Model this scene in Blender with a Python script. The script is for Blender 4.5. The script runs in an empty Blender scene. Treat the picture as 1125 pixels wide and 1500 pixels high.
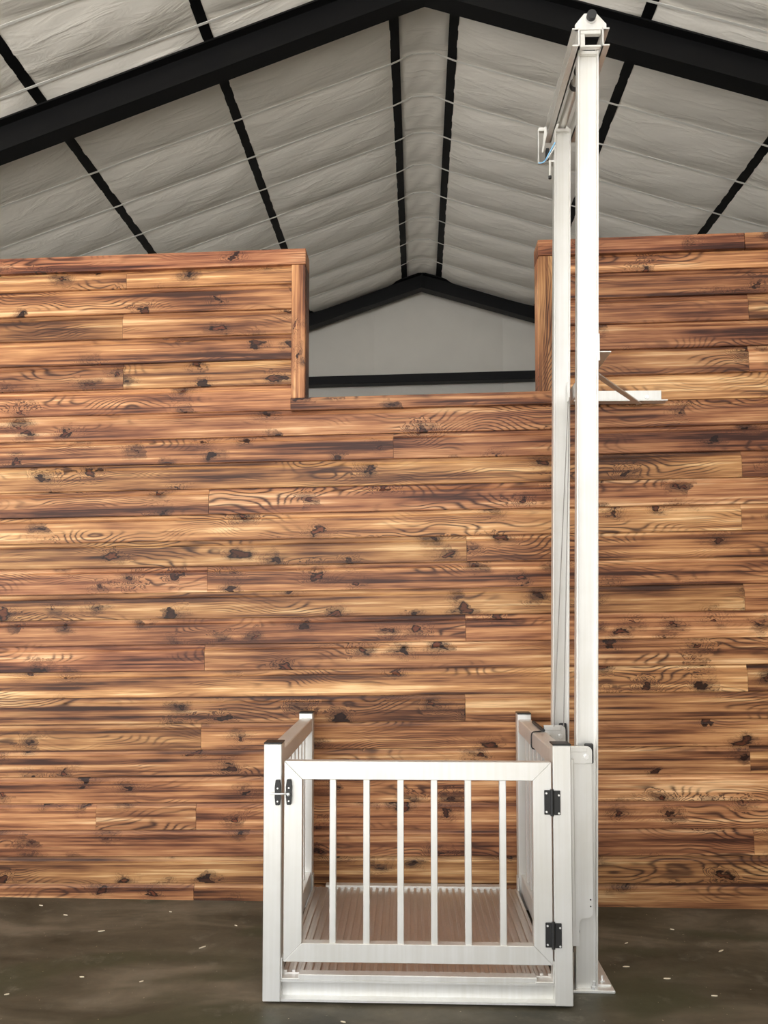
import bpy, bmesh, math, random
from mathutils import Vector, Matrix
random.seed(7)
S = bpy.context.scene
COL = S.collection

# ------------------------------------------------------------------ camera
cam_d = bpy.data.cameras.new('camera')
cam = bpy.data.objects.new('camera', cam_d); COL.objects.link(cam)
cam.location = (0, 0, 1.6)
cam.rotation_euler = (math.pi / 2 + math.atan(51 / 1130), 0, math.atan(50 / 1130))
cam_d.sensor_fit = 'VERTICAL'; cam_d.sensor_height = 36.0
cam_d.lens = 36.0 * 1130 / 1500
cam_d.shift_y = 104 / 1500
cam_d.clip_start = 0.05
S.camera = cam

# ------------------------------------------------------------------ sky / light / exposure
w = bpy.data.worlds.new('World'); S.world = w; w.use_nodes = True
wn = w.node_tree.nodes; wl = w.node_tree.links
bg = wn['Background']
bg.inputs['Color'].default_value = (0.96, 0.98, 1.0, 1)
bg.inputs['Strength'].default_value = 2.5
# sun to light the added, unseen apron behind the viewer, which bounces light in
sd_ = bpy.data.lights.new('sun', 'SUN'); sd_.energy = 11.0; sd_.angle = math.radians(0.6); sd_.color = (1.0, 0.95, 0.87)
so_ = bpy.data.objects.new('sun', sd_); COL.objects.link(so_)
so_.rotation_euler = (math.radians(24), math.radians(-22), 0)
S.view_settings.view_transform = 'Standard'
S.view_settings.look = 'None'
S.view_settings.gamma = 1.0
S.view_settings.exposure = 0.55
S.view_settings.use_curve_mapping = False

# ------------------------------------------------------------------ constants of the building
K = 0.0146            # the boards and the roof rise a little towards the right
YW = 4.40             # face of the board wall
RX = 0.06             # ridge line
HR = 6.75             # underside of purlins at the ridge
SL = 0.33             # roof slope

# ------------------------------------------------------------------ helpers
def tag(o, label=None, cat=None, group=None, kind=None):
    if label: o['label'] = label
    if cat: o['category'] = cat
    if group: o['group'] = group
    if kind: o['kind'] = kind
    return o

def empty(name, loc=(0, 0, 0), parent=None):
    o = bpy.data.objects.new(name, None); COL.objects.link(o)
    o.location = loc; o.empty_display_size = 0.1
    if parent: o.parent = parent
    return o

def obj(name, bm, mat, parent=None, loc=(0, 0, 0), smooth=False):
    me = bpy.data.meshes.new(name)
    bmesh.ops.recalc_face_normals(bm, faces=bm.faces[:])
    bm.to_mesh(me); bm.free()
    for m in (mat if isinstance(mat, (list, tuple)) else [mat]):
        me.materials.append(m)
    if smooth:
        for p in me.polygons: p.use_smooth = True
    o = bpy.data.objects.new(name, me); COL.objects.link(o)
    o.location = loc
    if parent: o.parent = parent
    return o

def bx(bm, x0, x1, y0, y1, z0, z1, bev=0.0, mi=0, seg=1):
    r = bmesh.ops.create_cube(bm, size=1.0)
    vs = r['verts']
    for v in vs:
        v.co = Vector(((x0 + x1) / 2 + v.co.x * (x1 - x0), (y0 + y1) / 2 + v.co.y * (y1 - y0), (z0 + z1) / 2 + v.co.z * (z1 - z0)))
    fs = set(f for v in vs for f in v.link_faces)
    if bev > 0:
        es = list(set(e for v in vs for e in v.link_edges))
        rb = bmesh.ops.bevel(bm, geom=es, offset=bev, segments=seg, affect='EDGES', profile=0.5)
        fs = set(rb['faces']) | set(f for f in fs if f.is_valid)
    for f in fs:
        if f.is_valid: f.material_index = mi
    return bm

def box(name, x0, x1, y0, y1, z0, z1, mat, parent=None, bev=0.002):
    bm = bmesh.new(); bx(bm, x0, x1, y0, y1, z0, z1, bev)
    return obj(name, bm, mat, parent)

def cyl(bm, p0, p1, r, seg=16, mi=0, r2=None):
    p0 = Vector(p0); p1 = Vector(p1); d = p1 - p0
    q = Vector((0, 0, 1)).rotation_difference(d.normalized()).to_matrix().to_4x4()
    res = bmesh.ops.create_cone(bm, cap_ends=True, segments=seg, radius1=r, radius2=r if r2 is None else r2, depth=d.length,
                                matrix=Matrix.Translation((p0 + p1) / 2) @ q)
    for f in set(f for v in res['verts'] for f in v.link_faces): f.material_index = mi
    return bm

def prism_xz(bm, pts, y0, y1, mi=0):
    a = [bm.verts.new((x, y0, z)) for x, z in pts]; b = [bm.verts.new((x, y1, z)) for x, z in pts]
    fs = [bm.faces.new(a), bm.faces.new(b[::-1])]
    n = len(pts)
    for i in range(n):
        fs.append(bm.faces.new((a[i], b[i], b[(i + 1) % n], a[(i + 1) % n])))
    for f in fs: f.material_index = mi
    return bm

def prism_xy(bm, pts, z0, z1):
    a = [bm.verts.new((x, y, z0)) for x, y in pts]; b = [bm.verts.new((x, y, z1)) for x, y in pts]
    bm.faces.new(a); bm.faces.new(b[::-1]); n = len(pts)
    for i in range(n): bm.faces.new((a[i], b[i], b[(i + 1) % n], a[(i + 1) % n]))
    return bm

def wire(name, pts, r, mat, parent=None, cyclic=False):
    cu = bpy.data.curves.new(name, 'CURVE'); cu.dimensions = '3D'; cu.bevel_depth = r; cu.bevel_resolution = 2
    sp = cu.splines.new('POLY') if len(pts) < 3 else cu.splines.new('NURBS')
    sp.points.add(len(pts) - 1)
    for i, p in enumerate(pts): sp.points[i].co = (*p, 1)
    if len(pts) >= 3: sp.order_u = 3; sp.use_endpoint_u = True
    sp.use_cyclic_u = cyclic
    tmp = bpy.data.objects.new(name + '_c', cu); COL.objects.link(tmp)
    dg = bpy.context.evaluated_depsgraph_get()
    me = bpy.data.meshes.new_from_object(tmp.evaluated_get(dg))
    bpy.data.objects.remove(tmp); bpy.data.curves.remove(cu)
    me.materials.clear(); me.materials.append(mat)
    for p in me.polygons: p.use_smooth = True
    o = bpy.data.objects.new(name, me); COL.objects.link(o)
    if parent: o.parent = parent
    return o

# ------------------------------------------------------------------ materials
class NT:
    def __init__(s, name):
        s.m = bpy.data.materials.new(name); s.m.use_nodes = True
        s.t = s.m.node_tree; s.b = s.t.nodes['Principled BSDF']
    def n(s, typ, **kw):
        nd = s.t.nodes.new(typ)
        for k, v in kw.items(): setattr(nd, k, v)
        return nd
    def put(s, sock, v):
        if hasattr(v, 'node') or isinstance(v, bpy.types.NodeSocket): s.t.links.new(v, sock)
        else: sock.default_value = v
    def math(s, op, a, b=0.0, c=0.0, clamp=False):
        nd = s.n('ShaderNodeMath', operation=op); nd.use_clamp = clamp
        s.put(nd.inputs[0], a); s.put(nd.inputs[1], b); s.put(nd.inputs[2], c)
        return nd.outputs[0]
    def noise(s, vec, scale, detail=3, rough=0.55, dist=0.0):
        nd = s.n('ShaderNodeTexNoise'); s.put(nd.inputs['Vector'], vec)
        nd.inputs['Scale'].default_value = scale; nd.inputs['Detail'].default_value = detail
        nd.inputs['Roughness'].default_value = rough; nd.inputs['Distortion'].default_value = dist
        return nd.outputs['Fac']
    def xyz(s, x, y, z):
        nd = s.n('ShaderNodeCombineXYZ')
        s.put(nd.inputs[0], x); s.put(nd.inputs[1], y); s.put(nd.inputs[2], z)
        return nd.outputs[0]
    def ramp(s, fac, stops, interp='LINEAR'):
        nd = s.n('ShaderNodeValToRGB'); s.put(nd.inputs[0], fac)
        cr = nd.color_ramp; cr.interpolation = interp
        while len(cr.elements) < len(stops): cr.elements.new(0.5)
        for e, (p, c) in zip(cr.elements, stops):
            e.position = p; e.color = (c, c, c, 1) if isinstance(c, (int, float)) else (*c, 1)
        return nd.outputs[0]
    def mix(s, fac, a, b, mode='MIX'):
        nd = s.n('ShaderNodeMix', data_type='RGBA', blend_type=mode)
        s.put(nd.inputs[0], fac)
        for so, v in ((nd.inputs[6], a), (nd.inputs[7], b)):
            s.put(so, (*v, 1) if isinstance(v, tuple) and len(v) == 3 else v)
        return nd.outputs[2]
    def smooth(s, v, lo, hi):
        nd = s.n('ShaderNodeMapRange', interpolation_type='SMOOTHSTEP'); s.put(nd.inputs[0], v)
        nd.inputs[1].default_value = lo; nd.inputs[2].default_value = hi
        return nd.outputs[0]
    def bump(s, h, strength, dist):
        nd = s.n('ShaderNodeBump'); nd.inputs['Strength'].default_value = strength; nd.inputs['Distance'].default_value = dist
        s.put(nd.inputs['Height'], h); s.t.links.new(nd.outputs[0], s.b.inputs['Normal'])

def plain(name, col, rough=0.5, metal=0.0, spec=0.5):
    N = NT(name); N.b.inputs['Base Color'].default_value = (*col, 1)
    N.b.inputs['Roughness'].default_value = rough; N.b.inputs['Metallic'].default_value = metal
    N.b.inputs['Specular IOR Level'].default_value = spec
    return N.m

def wood_mat(name, vert=False, red=0.0):
    N = NT(name)
    tc = N.n('ShaderNodeTexCoord'); sep = N.n('ShaderNodeSeparateXYZ'); N.t.links.new(tc.outputs['Object'], sep.inputs[0])
    oi = N.n('ShaderNodeObjectInfo'); rnd = oi.outputs['Random']
    x = sep.outputs[2] if vert else sep.outputs[0]
    z = sep.outputs[0] if vert else sep.outputs[2]
    x = N.math('ADD', x, N.math('MULTIPLY', rnd, 61.0))
    w_ = N.math('MULTIPLY', rnd, 137.0)
    # knots
    wx = N.noise(N.xyz(N.math('MULTIPLY', x, 9.0), w_, N.math('MULTIPLY', z, 16.0)), 1.0, 3, 0.6)
    wz = N.noise(N.xyz(N.math('MULTIPLY', x, 9.0), N.math('ADD', w_, 31.0), N.math('MULTIPLY', z, 16.0)), 1.0, 3, 0.6)
    # every cell leans its own way, so knots become slanted spikes and ovals
    kx = N.math('MULTIPLY_ADD', N.math('SUBTRACT', wx, 0.5), 0.85, N.math('MULTIPLY', x, 4.2))
    kz = N.math('MULTIPLY_ADD', N.math('SUBTRACT', wz, 0.5), 0.95, N.math('MULTIPLY_ADD', z, 7.0, w_))
    vo = N.n('ShaderNodeTexVoronoi', voronoi_dimensions='2D'); vo.inputs['Scale'].default_value = 1.0
    N.t.links.new(N.xyz(kx, kz, 0.0), vo.inputs['Vector'])
    csep = N.n('ShaderNodeSeparateColor'); N.t.links.new(vo.outputs['Color'], csep.inputs[0])
    sel = N.math('GREATER_THAN', csep.outputs[0], 0.63)
    d = vo.outputs['Distance']
    size = N.math('MULTIPLY_ADD', N.math('POWER', csep.outputs[1], 2.0), 0.13, 0.070)
    dr = N.math('DIVIDE', d, size)
    knot = N.math('MULTIPLY', N.smooth(dr, 1.05, 0.80), sel)
    core = N.math('MULTIPLY', N.smooth(dr, 0.75, 0.35), sel)
    halo = N.math('MULTIPLY', N.smooth(d, 0.52, 0.05), sel)
    # growth rings that flow round the knots
    n1 = N.noise(N.xyz(N.math('MULTIPLY', x, 1.7), w_, N.math('MULTIPLY', z, 5.0)), 1.0, 1.5, 0.4)
    t = N.math('ADD', N.math('MULTIPLY', z, 9.0), N.math('MULTIPLY', n1, 4.6))
    t = N.math('ADD', t, N.math('MULTIPLY', halo, 0.9))
    fine = N.noise(N.xyz(N.math('MULTIPLY', x, 4.0), w_, N.math('MULTIPLY', z, 210.0)), 1.0, 3, 0.6)
    t = N.math('ADD', t, N.math('MULTIPLY', fine, 0.09))
    ring = N.math('MULTIPLY_ADD', N.math('SINE', N.math('MULTIPLY', t, 30.0)), 0.5, 0.5)
    ring = N.math('POWER', ring, 3.0)
    # where the rings are strong
    ms = N.noise(N.xyz(N.math('MULTIPLY', x, 1.3), w_, N.math('MULTIPLY', z, 8.0)), 1.0, 2)
    ringamt = N.math('MULTIPLY', ring, N.math('MAXIMUM', N.smooth(ms, 0.46, 0.64), N.math('MULTIPLY', halo, 0.9)))
    # long streaks of stain
    st = N.noise(N.xyz(N.math('MULTIPLY', x, 0.55), w_, N.math('MULTIPLY', z, 34.0)), 1.0, 5, 0.62)
    st2 = N.noise(N.xyz(N.math('MULTIPLY', x, 1.6), N.math('ADD', w_, 9.0), N.math('MULTIPLY', z, 11.0)), 1.0, 3, 0.55)
    st3 = N.noise(N.xyz(N.math('MULTIPLY', x, 2.6), N.math('ADD', w_, 19.0), N.math('MULTIPLY', z, 90.0)), 1.0, 3, 0.6)
    tone = N.math('ADD', N.math('MULTIPLY', st, 0.55), N.math('ADD', N.math('MULTIPLY', st2, 0.30), N.math('MULTIPLY', st3, 0.15)))
    tone = N.math('ADD', tone, N.math('MULTIPLY', N.math('SUBTRACT', rnd, 0.5), 0.05))
    col = N.ramp(tone, [(0.40, (0.055, 0.022, 0.012)), (0.45, (0.20, 0.080, 0.029)), (0.50, (0.40, 0.180, 0.062)),
                        (0.56, (0.60, 0.310, 0.110)), (0.62, (0.90, 0.58, 0.27))])
    col = N.mix(N.math('MULTIPLY', ringamt, 0.95), col, (0.055, 0.024, 0.014))
    col = N.mix(N.math('MULTIPLY', N.smooth(fine, 0.50, 0.70), 0.40), col, (0.13, 0.050, 0.020))
    # smoky dark patches beside knots
    sm = N.math('MULTIPLY', N.math('POWER', halo, 1.5), N.smooth(st2, 0.40, 0.58))
    col = N.mix(N.math('MULTIPLY', sm, 0.80), col, (0.050, 0.024, 0.015))
    col = N.mix(N.math('MULTIPLY', knot, 0.95), col, (0.014, 0.006, 0.004))
    col = N.mix(N.math('MULTIPLY', core, N.math('MULTIPLY', csep.outputs[2], 0.8)), col, (0.20, 0.060, 0.018))
    # board to board variation
    hs = N.n('ShaderNodeHueSaturation')
    N.put(hs.inputs['Hue'], N.math('MULTIPLY_ADD', N.math('FRACT', N.math('MULTIPLY', rnd, 7.31)), 0.012, 0.487 - red))
    N.put(hs.inputs['Value'], N.math('MULTIPLY_ADD', N.math('FRACT', N.math('MULTIPLY', rnd, 13.7)), 0.30, 0.70))
    hs.inputs['Saturation'].default_value = 0.96
    N.t.links.new(col, hs.inputs['Color'])
    N.t.links.new(hs.outputs[0], N.b.inputs['Base Color'])
    N.put(N.b.inputs['Roughness'], N.math('MULTIPLY_ADD', fine, 0.22, 0.30))
    N.b.inputs['Specular IOR Level'].default_value = 0.22
    N.bump(N.math('SUBTRACT', fine, N.math('MULTIPLY', knot, 0.5)), 0.25, 0.002)
    return N.m

def metal_mat(name, col, rough, metal):
    N = NT(name)
    tc = N.n('ShaderNodeTexCoord')
    a = N.noise(tc.outputs['Object'], 3.0, 4)
    mp = N.n('ShaderNodeMapping'); N.t.links.new(tc.outputs['Object'], mp.inputs[0]); mp.inputs['Scale'].default_value = (60, 60, 1.2)
    b = N.noise(mp.outputs[0], 1.0, 3)
    f = N.math('MULTIPLY_ADD', a, 0.6, N.math('MULTIPLY', b, 0.4))
    c2 = tuple(v * s for v, s in zip(col, (0.90, 0.89, 0.86)))
    N.t.links.new(N.ramp(f, [(0.38, c2), (0.6, col)]), N.b.inputs['Base Color'])
    N.put(N.b.inputs['Roughness'], N.math('MULTIPLY_ADD', b, 0.14, rough))
    N.b.inputs['Metallic'].default_value = metal
    return N.m

WOOD = wood_mat('stained_pine')
WOODV = wood_mat('stained_pine_upright', vert=True, red=0.003)
WOODC = wood_mat('stained_pine_cap', red=0.006)
ALU = metal_mat('mill_aluminium', (0.75, 0.742, 0.715), 0.36, 0.60)
ALUD = metal_mat('deck_aluminium', (0.70, 0.67, 0.64), 0.30, 0.85)
BLACKS = plain('black_painted_steel', (0.004, 0.004, 0.0045), 0.5, 0.0, 0.22)
BLACKP = plain('black_plastic', (0.012, 0.012, 0.012), 0.45)
RUBBER = plain('black_rubber', (0.02, 0.02, 0.02), 0.6)
SCREW = plain('bright_screw', (0.85, 0.85, 0.84), 0.3, 0.6)
STRAPW = plain('white_strap', (0.85, 0.84, 0.80), 0.5)
CABLE = plain('steel_cable', (0.28, 0.26, 0.24), 0.4, 0.7)
BLUE = plain('blue_cord', (0.25, 0.55, 0.85), 0.5)
CHIP = plain('pale_wood_shaving', (0.60, 0.52, 0.38), 0.7)

def insul_mat(name, col):
    N = NT(name)
    tc = N.n('ShaderNodeTexCoord')
    mp = N.n('ShaderNodeMapping'); N.t.links.new(tc.outputs['Object'], mp.inputs[0])
    mp.inputs['Rotation'].default_value = (0, 0, 0.5); mp.inputs['Scale'].default_value = (2.2, 9.0, 2.0)
    a = N.noise(mp.outputs[0], 1.0, 4, 0.55, 0.8)
    b = N.noise(tc.outputs['Object'], 1.3, 3)
    N.t.links.new(N.ramp(b, [(0.3, tuple(v * 0.93 for v in col)), (0.7, col)]), N.b.inputs['Base Color'])
    N.b.inputs['Roughness'].default_value = 0.48
    N.bump(N.math('POWER', a, 3.0), 0.45, 0.035)
    return N.m
INSUL = insul_mat('white_vinyl_insulation', (0.93, 0.895, 0.83))

def floor_mat():
    N = NT('stained_concrete')
    tc = N.n('ShaderNodeTexCoord'); p = tc.outputs['Object']
    mp = N.n('ShaderNodeMapping'); N.t.links.new(p, mp.inputs[0]); mp.inputs['Scale'].default_value = (0.8, 1.9, 1)
    a = N.noise(mp.outputs[0], 1.5, 6, 0.6, 0.6); b = N.noise(p, 7.0, 5, 0.65); c = N.noise(mp.outputs[0], 0.9, 3, 0.5, 1.0)
    col = N.ramp(a, [(0.34, (0.034, 0.030, 0.018)), (0.50, (0.075, 0.064, 0.043)), (0.66, (0.150, 0.124, 0.088))])
    col = N.mix(N.smooth(c, 0.52, 0.66), col, (0.050, 0.050, 0.028))
    col = N.mix(N.math('MULTIPLY', N.smooth(b, 0.55, 0.72), 0.5), col, (0.17, 0.148, 0.112))
    sp = N.noise(p, 55.0, 2, 0.5)
    col = N.mix(N.smooth(sp, 0.735, 0.76), col, (0.36, 0.31, 0.22))
    N.t.links.new(col, N.b.inputs['Base Color'])
    N.put(N.b.inputs['Roughness'], N.math('MULTIPLY_ADD', b, 0.3, 0.38))
    N.b.inputs['Specular IOR Level'].default_value = 0.35
    N.bump(b, 0.15, 0.01)
    return N.m
FLOOR = floor_mat()
BOUNCE = plain('bounce_concrete', (0.55, 0.53, 0.50), 0.8)
GABLE = insul_mat('grey_wall_insulation', (0.66, 0.63, 0.57))

# ------------------------------------------------------------------ floor
bm = bmesh.new(); bx(bm, -7.3, 7.3, -2.0, 11.7, -0.15, 0.0)
tag(obj('floor', bm, FLOOR), 'dark stained concrete floor with pale scuffs', 'floor', kind='structure')
bm = bmesh.new(); bx(bm, -16, 16, -16, -2.0, -0.15, -0.01)  # unseen ground added to bounce sunlight up to the roof and boards
tag(obj('bounce_apron', bm, BOUNCE), 'unseen pale concrete apron added behind the viewer to bounce light in', 'ground', kind='structure')

# ------------------------------------------------------------------ board wall
XL, XR = -4.0, 3.7
OX0, OX1, OZ = -0.654, 0.697, 2.883     # opening in the wall
TOP = 3.765
P = 0.1502
def B(i): return 3.567 - P * (i - 1)
bm = bmesh.new()
def slab(x0, x1, z0, z1, y0=YW + 0.021, y1=YW + 0.13):
    vs = []
    for y in (y0, y1):
        for x, z in ((x0, z0), (x1, z0), (x1, z1), (x0, z1)):
            zz = 0.0 if z == 0 else z + K * x
            vs.append(bm.verts.new((x, y, zz)))
    for f in ((0, 1, 2, 3), (7, 6, 5, 4), (0, 4, 5, 1), (1, 5, 6, 2), (2, 6, 7, 3), (3, 7, 4, 0)):
        bm.faces.new([vs[i] for i in f])
slab(XL, XR, 0, OZ - 0.075)
slab(XL, OX0 - 0.002, OZ - 0.075, TOP - 0.004)
slab(OX1 + 0.002, XR, OZ - 0.075, TOP - 0.004)
wall = tag(obj('wall_back', bm, WOODV), 'tall interior wall clad in knotty stained pine boards with a loft opening', 'wall', kind='structure')

def plank_mesh(L, h, cut=0.0):
    # drop siding: flat face, concave cove along the top edge, eased lower edge
    cv = 0.032; dp = 0.014
    prof = [(0.020, 0.0), (0.003, 0.0), (0.0, 0.003)]
    zt = h - cv
    prof.append((0.0, zt))
    prof.append((0.0018, zt + 0.0006))
    for q in (0.3, 0.6, 0.85, 1.0):
        prof.append((0.0018 + (dp - 0.0018) * math.sin(q * math.pi / 2), zt + cv * (1 - math.cos(q * math.pi / 2)) * 0.9 + 0.003 * q))
    prof[-1] = (dp, h + 0.006)
    prof.append((0.020, h + 0.006))
    bm = bmesh.new()
    e = 0.0008
    a = [bm.verts.new((e, y, z)) for y, z in prof]; b = [bm.verts.new((L - e, y, z)) for y, z in prof]
    bm.faces.new(a); bm.faces.new(b[::-1]); n = len(prof)
    for i in range(n): bm.faces.new((a[i], b[i], b[(i + 1) % n], a[(i + 1) % n]))
    return bm
ang = -math.atan(K)
def plank(x0, x1, zb, h, parent=wall, mat=WOOD):
    o = obj('plank', plank_mesh((x1 - x0) / math.cos(ang), h), mat, parent, (x0, YW + random.uniform(-0.0012, 0.0012), zb + K * x0))
    o.rotation_euler = (0, ang, 0)
    return o
PX = lambda u: (u - 612.5) / 1130 * 4.40 * 1.012
joints = {0: [177], 2: [172, 1090], 4: [174, 1089], 7: [577], 8: [1076], 9: [305], 10: [1074], 11: [683], 12: [304], 13: [1076],
          14: [681], 15: [301], 16: [1078], 17: [680], 18: [297], 19: [1079], 20: [680], 21: [144, 291], 22: [1082], 24: [289]}
for i in range(0, 25):
    zb = B(i + 1); h = P - 0.0015
    if i == 0: h = 0.118
    js = [PX(u) for u in joints.get(i, [])]
    if i % 3 == 1: js.append(-3.1)
    if i % 3 == 0: js.append(2.75)
    segs = []
    if zb + 0.02 > OZ - 0.09:
        rng = [(XL, OX0 - 0.075), (OX1 + 0.078, XR)]
    else:
        rng = [(XL, XR)]
    for a, b in rng:
        xs = [a] + sorted(j for j in js if a + 0.1 < j < b - 0.1) + [b]
        for c, d in zip(xs, xs[1:]): plank(c, d, zb, h)

def board(name, x0, x1, z0, z1, mat, label, y0=YW - 0.016, y1=YW + 0.02, upright=False):
    bm = bmesh.new(); bx(bm, 0, x1 - x0, 0, y1 - y0, 0, z1 - z0, 0.004, seg=2)
    o = obj(name, bm, mat, None, (x0, y0, z0 + K * x0))
    if not upright: o.rotation_euler = (0, ang, 0)
    return tag(o, label, 'trim', kind='structure')
board('trim_1', XL, OX0 + 0.004, TOP - 0.092, TOP, WOODC, 'reddish pine cap board along the top of the wall left of the opening', y1=YW + 0.135)
board('trim_2', OX0 - 0.080, OX0, OZ, TOP - 0.093, WOODV, 'upright pine trim board on the left side of the loft opening', y0=YW - 0.012, upright=True)
board('trim_3', OX0 - 0.082, OX1 + 0.09, OZ - 0.074, OZ, WOOD, 'golden pine sill board under the loft opening', y1=YW + 0.135)
board('trim_4', OX1, OX1 + 0.080, OZ, TOP - 0.093, WOODV, 'upright pine trim board on the right side of the loft opening, behind the mast', y0=YW - 0.012, upright=True)
board('trim_5', OX1 - 0.004, PX(1085), TOP - 0.092, TOP, WOODC, 'reddish pine cap board on the wall top just right of the white mast', y1=YW + 0.135)
board('trim_6', PX(1085) + 0.002, XR, TOP - 0.092, TOP, WOODC, 'short reddish pine cap board at the far right of the wall top', y1=YW + 0.135)
board('trim_7', OX0 - 0.012, OX0 + 0.003, OZ, TOP - 0.093, WOODV, 'dark pine board lining the left reveal of the loft opening', y0=YW + 0.02, y1=YW + 0.135, upright=True)
board('trim_8', OX1 - 0.003, OX1 + 0.012, OZ, TOP - 0.093, WOODV, 'dark pine board lining the right reveal of the loft opening', y0=YW + 0.02, y1=YW + 0.135, upright=True)

# ------------------------------------------------------------------ roof
def rz(x, soft=0.0):
    d = x - RX
    a = math.sqrt(d * d + soft * soft) - soft if soft else abs(d)
    return HR - SL * a + K * x
Y0R, Y1R = -2.0, 11.46
XE = 7.2
bm = bmesh.new()
for sx in (-1, 1):       # the roof sheet over the insulation
    xs = (RX, sx * XE)
    v = [bm.verts.new((x, y, rz(x) + dz)) for dz in (0.21, 0.24) for x, y in ((xs[0], Y0R), (xs[1], Y0R), (xs[1], 11.7), (xs[0], 11.7))]
    for f in ((0, 1, 2, 3), (7, 6, 5, 4), (0, 4, 5, 1), (1, 5, 6, 2), (2, 6, 7, 3), (3, 7, 4, 0)): bm.faces.new([v[i] for i in f])
ceil = tag(obj('ceiling', bm, STRAPW), 'pitched shed roof lined with white quilted insulation between black purlins', 'ceiling', kind='structure')
OFF = [0.256, 1.705, 3.045, 4.40, 5.75, 7.1]
PUR = [RX - o for o in OFF[::-1]] + [RX + o for o in OFF]
HW = 0.043
for x in PUR:
    bm = bmesh.new()
    z = rz(x)
    bx(bm, -HW, HW, Y0R, Y1R, 0, 0.006); bx(bm, -0.004, 0.004, Y0R, Y1R, 0, 0.2); bx(bm, -HW, HW, Y0R, Y1R, 0.194, 0.2)
    o = obj('purlin', bm, BLACKS, ceil, (x, 0, z))
    o.rotation_euler = (0, math.atan(SL) * (1 if x > RX else -1), 0)
SP = 0.575
straps_y = [6.80 + SP * n for n in range(-15, 9)]
edges_y = [Y0R] + straps_y + [Y1R]
def insul_panel(xa, xb):
    bm = bmesh.new(); rows = []
    NU = 22
    rs = random.Random(int((xa + 20) * 1000))
    ph = [rs.uniform(0, 6.28) for _ in range(8)]
    mid = xa < RX < xb
    cell_amp = []
    ys = []
    for a, b in zip(edges_y, edges_y[1:]):
        nv = 11
        amp = rs.uniform(0.9, 1.15); sk = rs.uniform(0.8, 1.25)
        for j in range(nv):
            v = j / nv
            ys.append((a + (b - a) * v, (math.sin(math.pi * v ** sk)) ** 0.75 * amp if 0 < v < 1 else 0.0))
    ys.append((Y1R, 0.0))
    for y, s in ys:
        row = []
        for iu in range(NU + 1):
            u = iu / NU
            x = xa + (xb - xa) * u
            c = 1 - abs(2 * u - 1) ** 5
            # the blanket is pinched and puckered next to the purlins
            pk = (1 - c) * 0.005 * math.sin(y * 31 + ph[0] + u * 9) + 0.004 * math.sin(y * 17 + u * 14 + ph[1]) * c
            sag = (0.044 if not mid else 0.026) * s * (0.25 + 0.75 * c) + pk * s
            row.append(bm.verts.new((x, y, rz(x, 0.12 if mid else 0) + 0.012 - sag - 0.012 * c)))
        rows.append(row)
    for r0, r1 in zip(rows, rows[1:]):
        for i in range(NU): bm.faces.new((r0[i], r0[i + 1], r1[i + 1], r1[i]))
    return obj('insulation_panel', bm, INSUL, ceil, smooth=True)
for a, b in zip(PUR, PUR[1:]):
    insul_panel(a + HW * 0.85, b - HW * 0.85)
for y in straps_y:
    bm = bmesh.new()
    xs = [-XE + 0.05, RX - 0.256 - HW, RX - 0.1, RX + 0.1, RX + 0.256 + HW, XE - 0.05]
    prev = None
    for x in xs:
        z = rz(x, 0.12 if abs(x - RX) < 0.2 else 0) - 0.014
        cur = [bm.verts.new((x, y + dy, z + dz)) for dy, dz in ((-0.010, -0.0015), (0.010, -0.0015), (0.010, 0.0015), (-0.010, 0.0015))]
        if prev:
            for i in range(4): bm.faces.new((prev[i], prev[(i + 1) % 4], cur[(i + 1) % 4], cur[i]))
        else: bm.faces.new(cur)
        prev = cur
    bm.faces.new(prev[::-1])
    obj('strap', bm, STRAPW, ceil)

# steel gable frames
def frame(name, label, yc, fw, zb, depth, s=SL, kk=K, tw=0.012, tf=0.014):
    root = empty(name, (RX, yc, zb))
    tag(root, label, 'roof beam')
    for sx in (-1, 1):
        L = XE - 0.05
        def bar(nm, y0, y1, d0, d1):
            bm = bmesh.new()
            vs = []
            for y in (y0, y1):
                for x, dz in ((0, d0), (sx * L, d0), (sx * L, d1), (0, d1)):
                    vs.append(bm.verts.new((x, y, -s * abs(x) + kk * x + dz)))
            for f in ((0, 1, 2, 3), (7, 6, 5, 4), (0, 4, 5, 1), (1, 5, 6, 2), (2, 6, 7, 3), (3, 7, 4, 0)): bm.faces.new([vs[i] for i in f])
            return obj(nm, bm, BLACKS, root)
        bar('web', -tw / 2, tw / 2, tf, depth - tf)
        bar('bottom_flange', -fw / 2, fw / 2, 0, tf)
        bar('top_flange', -fw / 2, fw / 2, depth - tf, depth)
    bm = bmesh.new(); bx(bm, -0.012, 0.012, -fw / 2 + 0.004, fw / 2 - 0.004, 0.012, depth - 0.012)
    obj('splice_plate', bm, BLACKS, root)
    return root
frame('steel_roof_frame', 'big black steel gable beam crossing the whole top of the picture', 5.855, 0.15, 6.453, 0.268, s=0.337, kk=0.015)
frame('steel_roof_frame', 'small black steel gable beam seen through the loft opening at the far end', 11.36, 0.16, 6.51, 0.24, s=0.318, kk=0.016)

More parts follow.
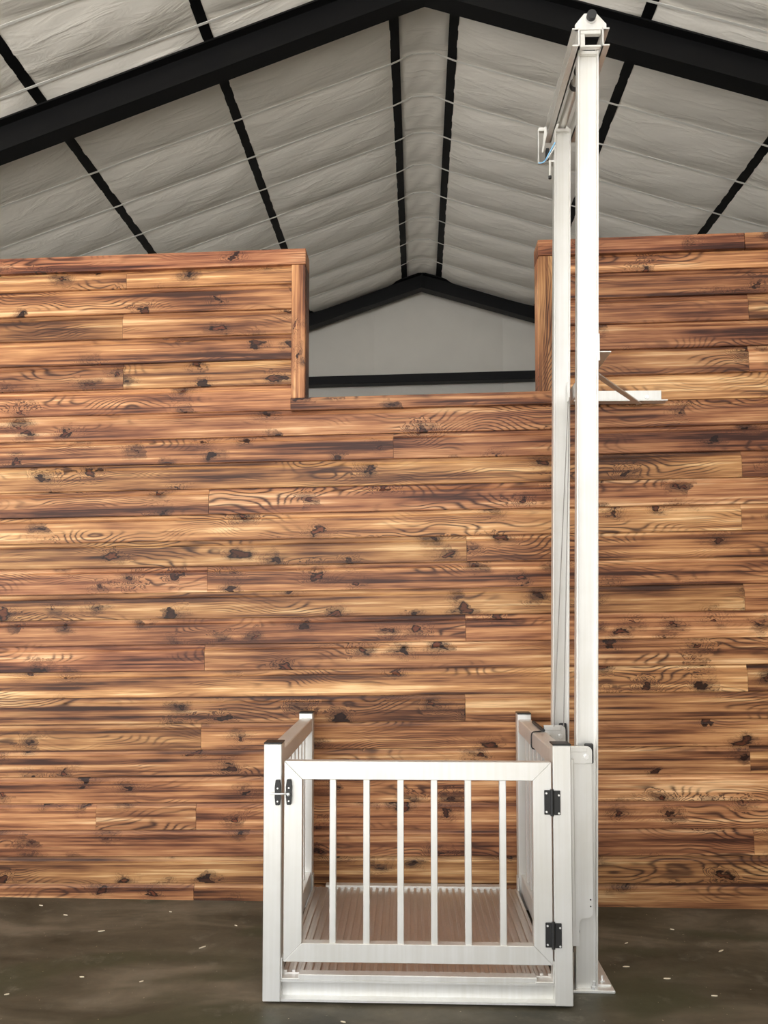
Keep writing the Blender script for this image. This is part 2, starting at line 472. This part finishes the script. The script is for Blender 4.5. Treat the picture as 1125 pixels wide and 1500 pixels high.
# far gable wall and girt, then unseen walls added to hold back light
bm = bmesh.new()
prism_xz(bm, [(-XE, 0), (XE, 0), (XE, rz(XE) + 0.2), (RX, HR + 0.2), (-XE, rz(-XE) + 0.2)], 11.62, 11.70)
gw = tag(obj('wall_far', bm, GABLE), 'pale grey insulated gable wall at the far end seen through the loft opening', 'wall', kind='structure')
sx_list = [-XE, -4.6, -2.63, -0.67, 1.295, 3.26, 5.22, XE]
for a, b in zip(sx_list, sx_list[1:]):     # lining blankets with soft seams
    bm = bmesh.new(); n = 14
    g = []
    for i in range(n + 1):
        u = i / n; x = a + (b - a) * u
        d = 0.03 * (1 - abs(2 * u - 1) ** 8)
        g.append([bm.verts.new((x, 11.62 - d, z)) for z in (0.0, 1.4, 2.8, 4.2, rz(x) + 0.15)])
    for r0, r1 in zip(g, g[1:]):
        for i in range(4): bm.faces.new((r0[i], r0[i + 1], r1[i + 1], r1[i]))
    obj('lining_panel', bm, GABLE, gw, smooth=True)
gt = box('steel_girt', -4.2, 4.2, -0.08, 0.08, -0.0625, 0.0625, BLACKS, None, 0.003)
gt.location = (0, 11.47, 5.185); gt.rotation_euler = (0, ang, 0)
tag(gt, 'black horizontal steel girt across the far gable wall', 'girt')
for sd, nm, y0 in ((-1, 'wall_left', 3.0), (1, 'wall_right', -2.0)):  # unseen, added so light comes mainly from the open end
    bm = bmesh.new(); bx(bm, sd * XE, sd * (XE + 0.1), y0, 11.7, 0, rz(sd * XE) + 0.2)
    tag(obj(nm, bm, GABLE), 'unseen pale insulated side wall added to hold back light on the ' + nm[5:], 'wall', kind='structure')

bm = bmesh.new(); bx(bm, 1.5, XE + 0.1, -2.1, -2.0, 0, 4.4)  # added out of view to block light from the right side
tag(obj('wall_front_blocker', bm, GABLE), 'unseen pale wall added behind the viewer to darken the right side', 'wall', kind='structure')

# ------------------------------------------------------------------ platform lift
lift = empty('platform_lift', (0, 3.25, 0))
tag(lift, 'white aluminium vertical platform lift with railed gated carriage and twin tall masts', 'lift')
def T(o):            # parts are modelled in world coordinates
    o.location.y -= 3.25; return o
def part(name, mat, *boxes, bev=0.002, parent=None):
    bm = bmesh.new()
    for b_ in boxes: bx(bm, *b_, bev)
    o = obj(name, bm, mat, parent or lift)
    return o if parent else T(o)

YF, YB = 3.25, 4.365
PXL, PXR = (-0.648, -0.573), (0.557, 0.632)
PH = 1.07
# four corner posts with black caps
for (xa, xb) in (PXL, PXR):
    for y0 in (YF, YB - 0.075):
        p = part('corner_post', ALU, (xa, xb, y0, y0 + 0.075, 0.012, PH), bev=0.003)
        bm = bmesh.new(); bx(bm, xa - 0.001, xb + 0.001, y0 - 0.001, y0 + 0.076, PH, PH + 0.007, 0.002)
        obj('post_cap', bm, BLACKP, p)
# side panels
for sx, (xa, xb) in ((-1, PXL), (1, PXR)):
    part('side_top_rail', ALU, (xa + 0.004, xb - 0.002, YF + 0.075, YB - 0.075, 0.970, 1.043), bev=0.004)
    part('side_bottom_rail', ALU, (xa + 0.012, xb - 0.004, YF + 0.075, YB - 0.075, 0.105, 0.205), bev=0.003)
    for k in range(7):
        yy = YF + 0.075 + (YB - YF - 0.15) * (k + 1) / 8
        part('side_baluster', ALU, ((xa + xb) / 2 - 0.013, (xa + xb) / 2 + 0.013, yy - 0.013, yy + 0.013, 0.205, 0.970))
# channel beams under the deck (open side outward)
def channel_x(y_open, dirn, name='deck_beam'):
    bm = bmesh.new()
    y1 = y_open + dirn * 0.045
    bx(bm, -0.573, 0.557, min(y1, y1 - dirn * 0.006), max(y1, y1 - dirn * 0.006), 0.012, 0.100)
    bx(bm, -0.573, 0.557, min(y_open, y1), max(y_open, y1), 0.012, 0.021)
    bx(bm, -0.573, 0.557, min(y_open, y1), max(y_open, y1), 0.092, 0.100)
    return T(obj(name, bm, ALU, lift))
channel_x(YF + 0.006, 1); channel_x(YB - 0.006, -1)
# ribbed deck
bm = bmesh.new()
bx(bm, -0.572, 0.556, YF + 0.05, YB - 0.05, 0.100, 0.111)
n = 33
for i in range(n):
    x = -0.560 + (0.545 + 0.560) * i / (n - 1)
    bx(bm, x - 0.008, x + 0.008, YF + 0.052, YB - 0.055, 0.110, 0.121, 0.002)
deck = T(obj('ribbed_deck', bm, ALUD, lift)); deck['label'] = 'ribbed grey metal deck'
part('deck_edge_lip', ALU, (-0.500, 0.485, YF + 0.008, YF + 0.052, 0.100, 0.1215))
part('deck_edge_lip', ALU, (-0.500, 0.485, YB - 0.056, YB - 0.008, 0.100, 0.128))
for (xa, sx) in ((PXL[1], 1), (PXR[0], -1)):
    for yy in (YF + 0.004, YB - 0.085):
        part('corner_angle', ALU, (min(xa, xa + sx * 0.007), max(xa, xa + sx * 0.007), yy, yy + 0.05, 0.100, 0.190),
             (min(xa, xa + sx * 0.078), max(xa, xa + sx * 0.078), yy, yy + 0.05, 0.100, 0.107), bev=0.0015)
# gate
gate = empty('gate', (0, 0, 0), lift)
GX0, GX1, GZ0, GZ1, GW = -0.562, 0.550, 0.175, 1.000, 0.076
g0, g1 = YF + 0.002, YF + 0.042
def gp(name, pts, m=ALU):
    bm = bmesh.new(); prism_xz(bm, pts, g0 - 3.25, g1 - 3.25)
    bmesh.ops.bevel(bm, geom=bm.edges[:], offset=0.0016, segments=1, affect='EDGES')
    return obj(name, bm, m, gate)
e = 0.0006
gp('gate_rail', [(GX0 + e, GZ1), (GX1 - e, GZ1), (GX1 - GW - e, GZ1 - GW), (GX0 + GW + e, GZ1 - GW)])
gp('gate_rail', [(GX0 + e, GZ0), (GX0 + GW + e, GZ0 + GW), (GX1 - GW - e, GZ0 + GW), (GX1 - e, GZ0)])
gp('gate_stile', [(GX0, GZ0 + e), (GX0, GZ1 - e), (GX0 + GW, GZ1 - GW - e), (GX0 + GW, GZ0 + GW + e)])
gp('gate_stile', [(GX1, GZ0 + e), (GX1 - GW, GZ0 + GW + e), (GX1 - GW, GZ1 - GW - e), (GX1, GZ1 - e)])
for x in (-0.358, -0.217, -0.075, 0.065, 0.206, 0.350):
    bm = bmesh.new(); bx(bm, x - 0.0135, x + 0.0135, 0.008, 0.035, GZ0 + GW - 0.001, GZ1 - GW + 0.001, 0.002)
    obj('gate_baluster', bm, ALU, gate)
for zc in (0.838, 0.300):
    bm = bmesh.new()
    xc = 0.5535
    bx(bm, xc - 0.034, xc - 0.004, -0.007, -0.001, zc - 0.050, zc + 0.050, 0.002)
    bx(bm, xc + 0.004, xc + 0.032, -0.007, -0.001, zc - 0.052, zc + 0.048, 0.002)
    cyl(bm, (xc - 0.003, -0.009, zc - 0.054), (xc - 0.003, -0.009, zc + 0.054), 0.0075, 12)
    bx(bm, xc - 0.013, xc - 0.008, -0.010, -0.006, zc - 0.040, zc + 0.040, 0.001)
    for dx, dz in ((-0.026, 0.038), (-0.026, -0.038), (0.025, 0.030), (0.025, -0.044)):
        cyl(bm, (xc + dx, -0.0095, zc + dz), (xc + dx, -0.006, zc + dz), 0.0042, 10, mi=1)
    h = obj('hinge', bm, [BLACKP, SCREW], gate); h['label'] = 'black hinge with four bright screws'
def cleat(x, zc):
    bm = bmesh.new()
    pts = [(x - 0.009, zc - 0.052), (x + 0.009, zc - 0.052), (x + 0.0125, zc - 0.02), (x + 0.0115, zc), (x + 0.0125, zc + 0.02),
           (x + 0.009, zc + 0.052), (x - 0.009, zc + 0.052), (x - 0.0125, zc + 0.02), (x - 0.0115, zc), (x - 0.0125, zc - 0.02)]
    prism_xz(bm, pts, -0.016, -0.0005)
    bmesh.ops.bevel(bm, geom=bm.edges[:], offset=0.002, segments=1, affect='EDGES')
    for dz in (0.018, -0.036): cyl(bm, (x, -0.0185, zc + dz), (x, -0.0155, zc + dz), 0.0036, 10, mi=1)
    return bm
o = obj('latch', cleat(-0.587, 0.872), [BLACKP, SCREW], lift); o['label'] = 'black latch keeper on the post'
o = obj('latch', cleat(-0.540, 0.874), [BLACKP, SCREW], gate); o['label'] = 'black latch on the gate'
bm = bmesh.new(); cyl(bm, (-0.618, -0.020, 0.868), (-0.538, -0.020, 0.868), 0.0035, 10)
bmesh.ops.create_uvsphere(bm, u_segments=12, v_segments=8, radius=0.0075, matrix=Matrix.Translation((-0.541, -0.021, 0.866)))
obj('latch_pin', bm, SCREW, gate, smooth=True)

# masts, leaning very slightly
LEAN = 0.0132
def mast(name, xl, xw, y0, dep, ztop, web_in):
    bm = bmesh.new(); t = 0.0075
    bx(bm, 0, t, 0, dep, 0, ztop, 0.001); bx(bm, xw - t, xw, 0, dep, 0, ztop, 0.001)
    bx(bm, t - 0.001, xw - t + 0.001, web_in, web_in + 0.008, 0, ztop)
    o = obj(name, bm, ALU, lift, (xl, y0 - 3.25, 0.012)); o.rotation_euler = (0, LEAN, 0)
    bm = bmesh.new(); bx(bm, t, xw - t, web_in - 0.016, web_in, ztop - 0.016, ztop - 0.001, 0.001)
    obj('mast_cap', bm, ALU, o)
    return o
m1 = mast('mast', 0.673, 0.094, 3.400, 0.045, 4.150, 0.018); m1['label'] = 'front mast'
m2 = mast('mast', 0.667, 0.084, 3.925, 0.05, 4.128, 0.014); m2['label'] = 'rear mast'
part('mast_base_plate', ALU, (0.640, 0.838, 3.390, 3.770, 0.0, 0.012))
part('mast_base_plate', ALU, (0.640, 0.800, 3.860, 4.120, 0.0, 0.012))
part('base_angle', ALU, (0.768, 0.776, 3.430, 3.500, 0.012, 0.065), (0.768, 0.830, 3.430, 3.500, 0.012, 0.020), bev=0.001)
for (x, y) in ((0.752, 3.405), (0.800, 3.465)):
    bm = bmesh.new(); cyl(bm, (x, y - 3.25, 0.012), (x, y - 3.25, 0.024), 0.012, 6); cyl(bm, (x, y - 3.25, 0.02), (x, y - 3.25, 0.045), 0.006, 10)
    obj('anchor_bolt', bm, SCREW, lift)
# carriage plates that ride on the masts
bm = bmesh.new()
pts = [(0.625, 1.045), (0.744, 1.045), (0.744, 0.350)]
for q in range(1, 6):
    a = q / 5 * math.pi / 2; pts.append((0.744 - 0.028 + 0.028 * math.cos(a), 0.350 - 0.028 * math.sin(a)))
pts += [(0.700, 0.322), (0.688, 0.312), (0.684, 0.296), (0.684, 0.205), (0.625, 0.205)]
prism_xz(bm, pts, 3.372 - 3.25, 3.380 - 3.25)
for dz in (0.372, 0.400): cyl(bm, (0.733, 0.120, dz), (0.733, 0.1215, dz), 0.0035, 10, mi=1)
cp = obj('carriage_plate', bm, [ALU, BLACKP], lift); cp['label'] = 'tall cream carriage plate in front of the mast'
def roller_bracket(x0, x1, z0, z1, y):
    bm = bmesh.new()
    r = 0.022
    pts = [(x0, z0), (x1, z0), (x1, z1 - r)]
    for q in range(1, 6):
        a = q / 5 * math.pi / 2; pts.append((x1 - r + r * math.cos(a), z1 - r + r * math.sin(a)))
    pts.append((x0, z1))
    prism_xz(bm, pts, y - 3.25, y - 3.25 + 0.008)
    bx(bm, x0, x1 - r, y - 3.25 - 0.004, y - 3.25 + 0.001, z1 - 0.024, z1 - 0.004, 0.001)
    o = obj('roller_bracket', bm, ALU, lift)
    bm = bmesh.new()
    cyl(bm, (x1 - 0.026, y - 3.25 - 0.006, z0 + 0.028), (x1 - 0.026, y - 3.25, z0 + 0.028), 0.0125, 6)
    cyl(bm, (x1 - 0.026, y - 3.25 - 0.010, z0 + 0.028), (x1 - 0.026, y - 3.25 - 0.005, z0 + 0.028), 0.008, 12)
    obj('bracket_bolt', bm, SCREW, o)
    bm = bmesh.new(); bx(bm, x1 - 0.03, x1 + 0.009, y - 3.25 + 0.009, y - 3.25 + 0.018, z0 - 0.004, z1 + 0.010, 0.006, seg=2)
    obj('wear_pad', bm, RUBBER, o)
roller_bracket(0.630, 0.744, 0.978, 1.050, 3.360)
roller_bracket(0.632, 0.738, 0.985, 1.066, 3.890)
bm = bmesh.new(); cyl(bm, (0.648, 3.384 - 3.25, 0.262), (0.648, 3.399 - 3.25, 0.262), 0.040, 20)
obj('guide_roller', bm, RUBBER, lift)
part('carriage_arm', ALU, (0.632, 0.660, 3.33, 3.37, 0.30, 1.0))
part('carriage_arm', ALU, (0.632, 0.660, 3.84, 3.89, 0.30, 1.03))

# head of the masts: two channels front to back
zc0, zc1 = 4.140, 4.222
for sx, xw in ((-1, 0.724), (1, 0.824)):
    bm = bmesh.new(); t = 0.006
    xo = xw + sx * 0.032
    a, b = 3.345 - 3.25, 4.045 - 3.25
    bx(bm, min(xw, xw + sx * t), max(xw, xw + sx * t), a, b, zc0, zc1)
    bx(bm, min(xw, xo), max(xw, xo), a, b, zc0, zc0 + t); bx(bm, min(xw, xo), max(xw, xo), a, b, zc1 - t, zc1)
    obj('head_channel', bm, ALU, lift)
def head_plate(y):
    bm = bmesh.new()
    prism_xz(bm, [(0.705, 4.216), (0.843, 4.216), (0.843, 4.240), (0.800, 4.290), (0.746, 4.290), (0.705, 4.240)], y - 3.25, y - 3.25 + 0.008)
    o = obj('head_plate', bm, ALU, lift)
    bm = bmesh.new()
    yy = y - 3.25
    cyl(bm, (0.774, yy - 0.006, 4.266), (0.774, yy, 4.266), 0.025, 20, mi=1)
    cyl(bm, (0.774, yy - 0.026, 4.268), (0.774, yy - 0.004, 4.268), 0.0205, 20, mi=0)
    obj('pulley_shaft', bm, [RUBBER, ALU], o)
head_plate(3.347)
part('head_spacer', ALU, (0.728, 0.820, 3.352, 3.372, 4.140, 4.150), (0.728, 0.820, 3.352, 3.372, 4.200, 4.222), (0.728, 0.750, 3.354, 3.37, 4.148, 4.204))
bm = bmesh.new()
prism_xz(bm, [(0.730, 4.118), (0.820, 4.118), (0.820, 4.195), (0.795, 4.225), (0.755, 4.225), (0.730, 4.195)], 4.016 - 3.25, 4.024 - 3.25)
obj('head_plate', bm, ALU, lift)
bm = bmesh.new()
cyl(bm, (0.766, 3.55 - 3.25, 4.165), (0.766, 4.01 - 3.25, 4.165), 0.021, 18)
cyl(bm, (0.766, 3.62 - 3.25, 4.165), (0.766, 3.645 - 3.25, 4.165), 0.026, 18, mi=1)
cyl(bm, (0.766, 3.52 - 3.25, 4.165), (0.766, 3.545 - 3.25, 4.165), 0.026, 18, mi=1)
obj('hoist_cylinder', bm, [ALU, RUBBER], lift)
# switch bracket and cords behind the rear mast head
bm = bmesh.new()
bx(bm, 0.652, 0.657, 4.02 - 3.25, 4.04 - 3.25, 4.02, 4.20, 0.001); bx(bm, 0.652, 0.690, 4.02 - 3.25, 4.04 - 3.25, 4.015, 4.021, 0.001)
bx(bm, 0.655, 0.690, 4.02 - 3.25, 4.04 - 3.25, 4.19, 4.21, 0.001)
prism_xz(bm, [(0.668, 4.06), (0.676, 4.06), (0.694, 4.16), (0.694, 4.20), (0.684, 4.20)], 4.00 - 3.25, 4.006 - 3.25)
sb = obj('switch_bracket', bm, ALU, lift)
bm = bmesh.new(); bx(bm, 0.690, 0.708, 4.0 - 3.25, 4.03 - 3.25, 4.03, 4.085, 0.003); obj('limit_switch', bm, BLACKP, sb)
o = wire('switch_cord', [(0.655, 0.77, 4.016), (0.675, 0.74, 3.99), (0.70, 0.70, 4.03), (0.722, 0.665, 4.06)], 0.0035, BLUE, sb)
wire('switch_cord', [(0.66, 0.77, 4.012), (0.68, 0.75, 4.0), (0.705, 0.70, 4.02), (0.725, 0.668, 4.045)], 0.0025, STRAPW, sb)
bm = bmesh.new(); cyl(bm, (0.700, 0.70, 3.90), (0.701, 0.70, 3.985), 0.006, 12); cyl(bm, (0.700, 0.70, 3.888), (0.700, 0.70, 3.902), 0.008, 12, mi=1)
bx(bm, 0.700, 0.725, 0.695, 0.705, 3.975, 3.985)
obj('stop_pin', bm, [ALU, BLACKP], lift)
# hoist cables down to the carriage
part('cable_clip', ALU, (0.770, 0.782, 3.905, 3.925, 2.70, 2.80), bev=0.001)
wire('hoist_cable', [(0.776, 3.908 - 3.25, 2.76), (0.680, 3.885 - 3.25, 1.06)], 0.0024, CABLE, lift)
wire('hoist_cable', [(0.779, 3.906 - 3.25, 2.72), (0.728, 3.885 - 3.25, 1.06)], 0.0024, CABLE, lift)
# brace to the wall
part('brace_bar', ALU, (0.800, 0.862, 3.41, 4.383, 2.780, 2.786), (0.800, 0.806, 3.41, 4.383, 2.715, 2.786), bev=0.001)
part('brace_tab', ALU, (0.800, 0.810, 3.402, 3.44, 2.74, 2.862), bev=0.001)
part('wall_angle', ALU, (0.83, 1.395, 4.374, 4.382, 2.822, 2.890), (0.83, 1.412, 4.315, 4.382, 2.815, 2.822), bev=0.001)
bm = bmesh.new(); bx(bm, -0.015, 0.015, -0.36, 0.36, -0.004, 0.004, 0.001)
o = obj('diagonal_brace', bm, ALU, lift)
pa, pb = Vector((0.835, 3.66, 2.774)), Vector((1.262, 4.352, 2.808))
o.location = (pa + pb) / 2 - Vector((0, 3.25, 0)); dv = pb - pa
o.rotation_euler = (math.asin(dv.z / dv.length), 0, -math.atan2(dv.x, dv.y))
o.scale = (1, dv.length / 0.72, 1)
bm = bmesh.new(); cyl(bm, (1.312, 4.366 - 3.25, 2.852), (1.312, 4.374 - 3.25, 2.852), 0.011, 6); cyl(bm, (1.312, 4.361 - 3.25, 2.852), (1.312, 4.37 - 3.25, 2.852), 0.006, 10)
obj('brace_bolt', bm, SCREW, lift)
# black control cord tied round the right-hand rail
rx0, rx1 = PXR[0] + 0.002, PXR[1] - 0.002
bm = bmesh.new(); bx(bm, -0.008, 0.008, -0.16, 0.16, -0.006, 0.006, 0.004, seg=2)
o = obj('cord_grip', bm, RUBBER, lift, (rx1 - 0.012, 3.98 - 3.25, 1.050))
yk = 3.80 - 3.25
wire('control_cord', [(rx1 - 0.012, yk + 0.03, 1.05), (rx1 - 0.03, yk, 1.047), (rx0 + 0.01, yk, 1.048), (rx0 - 0.004, yk, 1.04), (rx0 - 0.004, yk, 1.0),
                      (rx0 - 0.004, yk, 0.972), (rx0 + 0.006, yk, 0.962), (rx1 - 0.02, yk, 0.962)], 0.0032, RUBBER, lift)
lift.rotation_euler = (0, 0, math.radians(0.7))

# ------------------------------------------------------------------ wood shavings on the floor
spots = [(-1.62, 3.95), (-1.05, 3.78), (-1.90, 4.15), (-2.05, 3.55), (-1.50, 3.45), (-0.95, 4.05), (-1.75, 3.28), (-2.10, 4.28), (-1.22, 3.42),
         (1.10, 3.55), (1.45, 3.85), (1.02, 3.92), (1.25, 3.40), (1.62, 3.52), (1.30, 4.10), (-0.30, 3.12), (0.95, 3.66), (-1.35, 4.22)]
bm = bmesh.new()
pr = [(-0.028, -0.003), (-0.012, -0.0055), (0.010, -0.004), (0.028, 0.001), (0.012, 0.005), (-0.010, 0.004)]
prism_xy(bm, pr, 0.0, 0.004)
first = None
for i, (x, y) in enumerate(spots):
    if first is None:
        o = first = obj('wood_shaving', bm, CHIP)
    else:
        o = first.copy(); COL.objects.link(o)
    o.location = (x, y, 0.0); o.rotation_euler = (0, 0, random.uniform(-0.7, 0.7))
    sc = random.uniform(0.28, 0.75); o.scale = (sc, sc, 1)
    if y < 3.2: lab, grp = 'pale wood shaving on the concrete just in front of the lift platform', None
    elif x < 0: lab, grp = 'small pale wood shaving on the dark floor left of the lift', 'wood shavings left of the lift'
    else: lab, grp = 'small pale wood shaving on the dark floor right of the mast base', 'wood shavings right of the mast'
    tag(o, lab, 'wood shaving', grp)
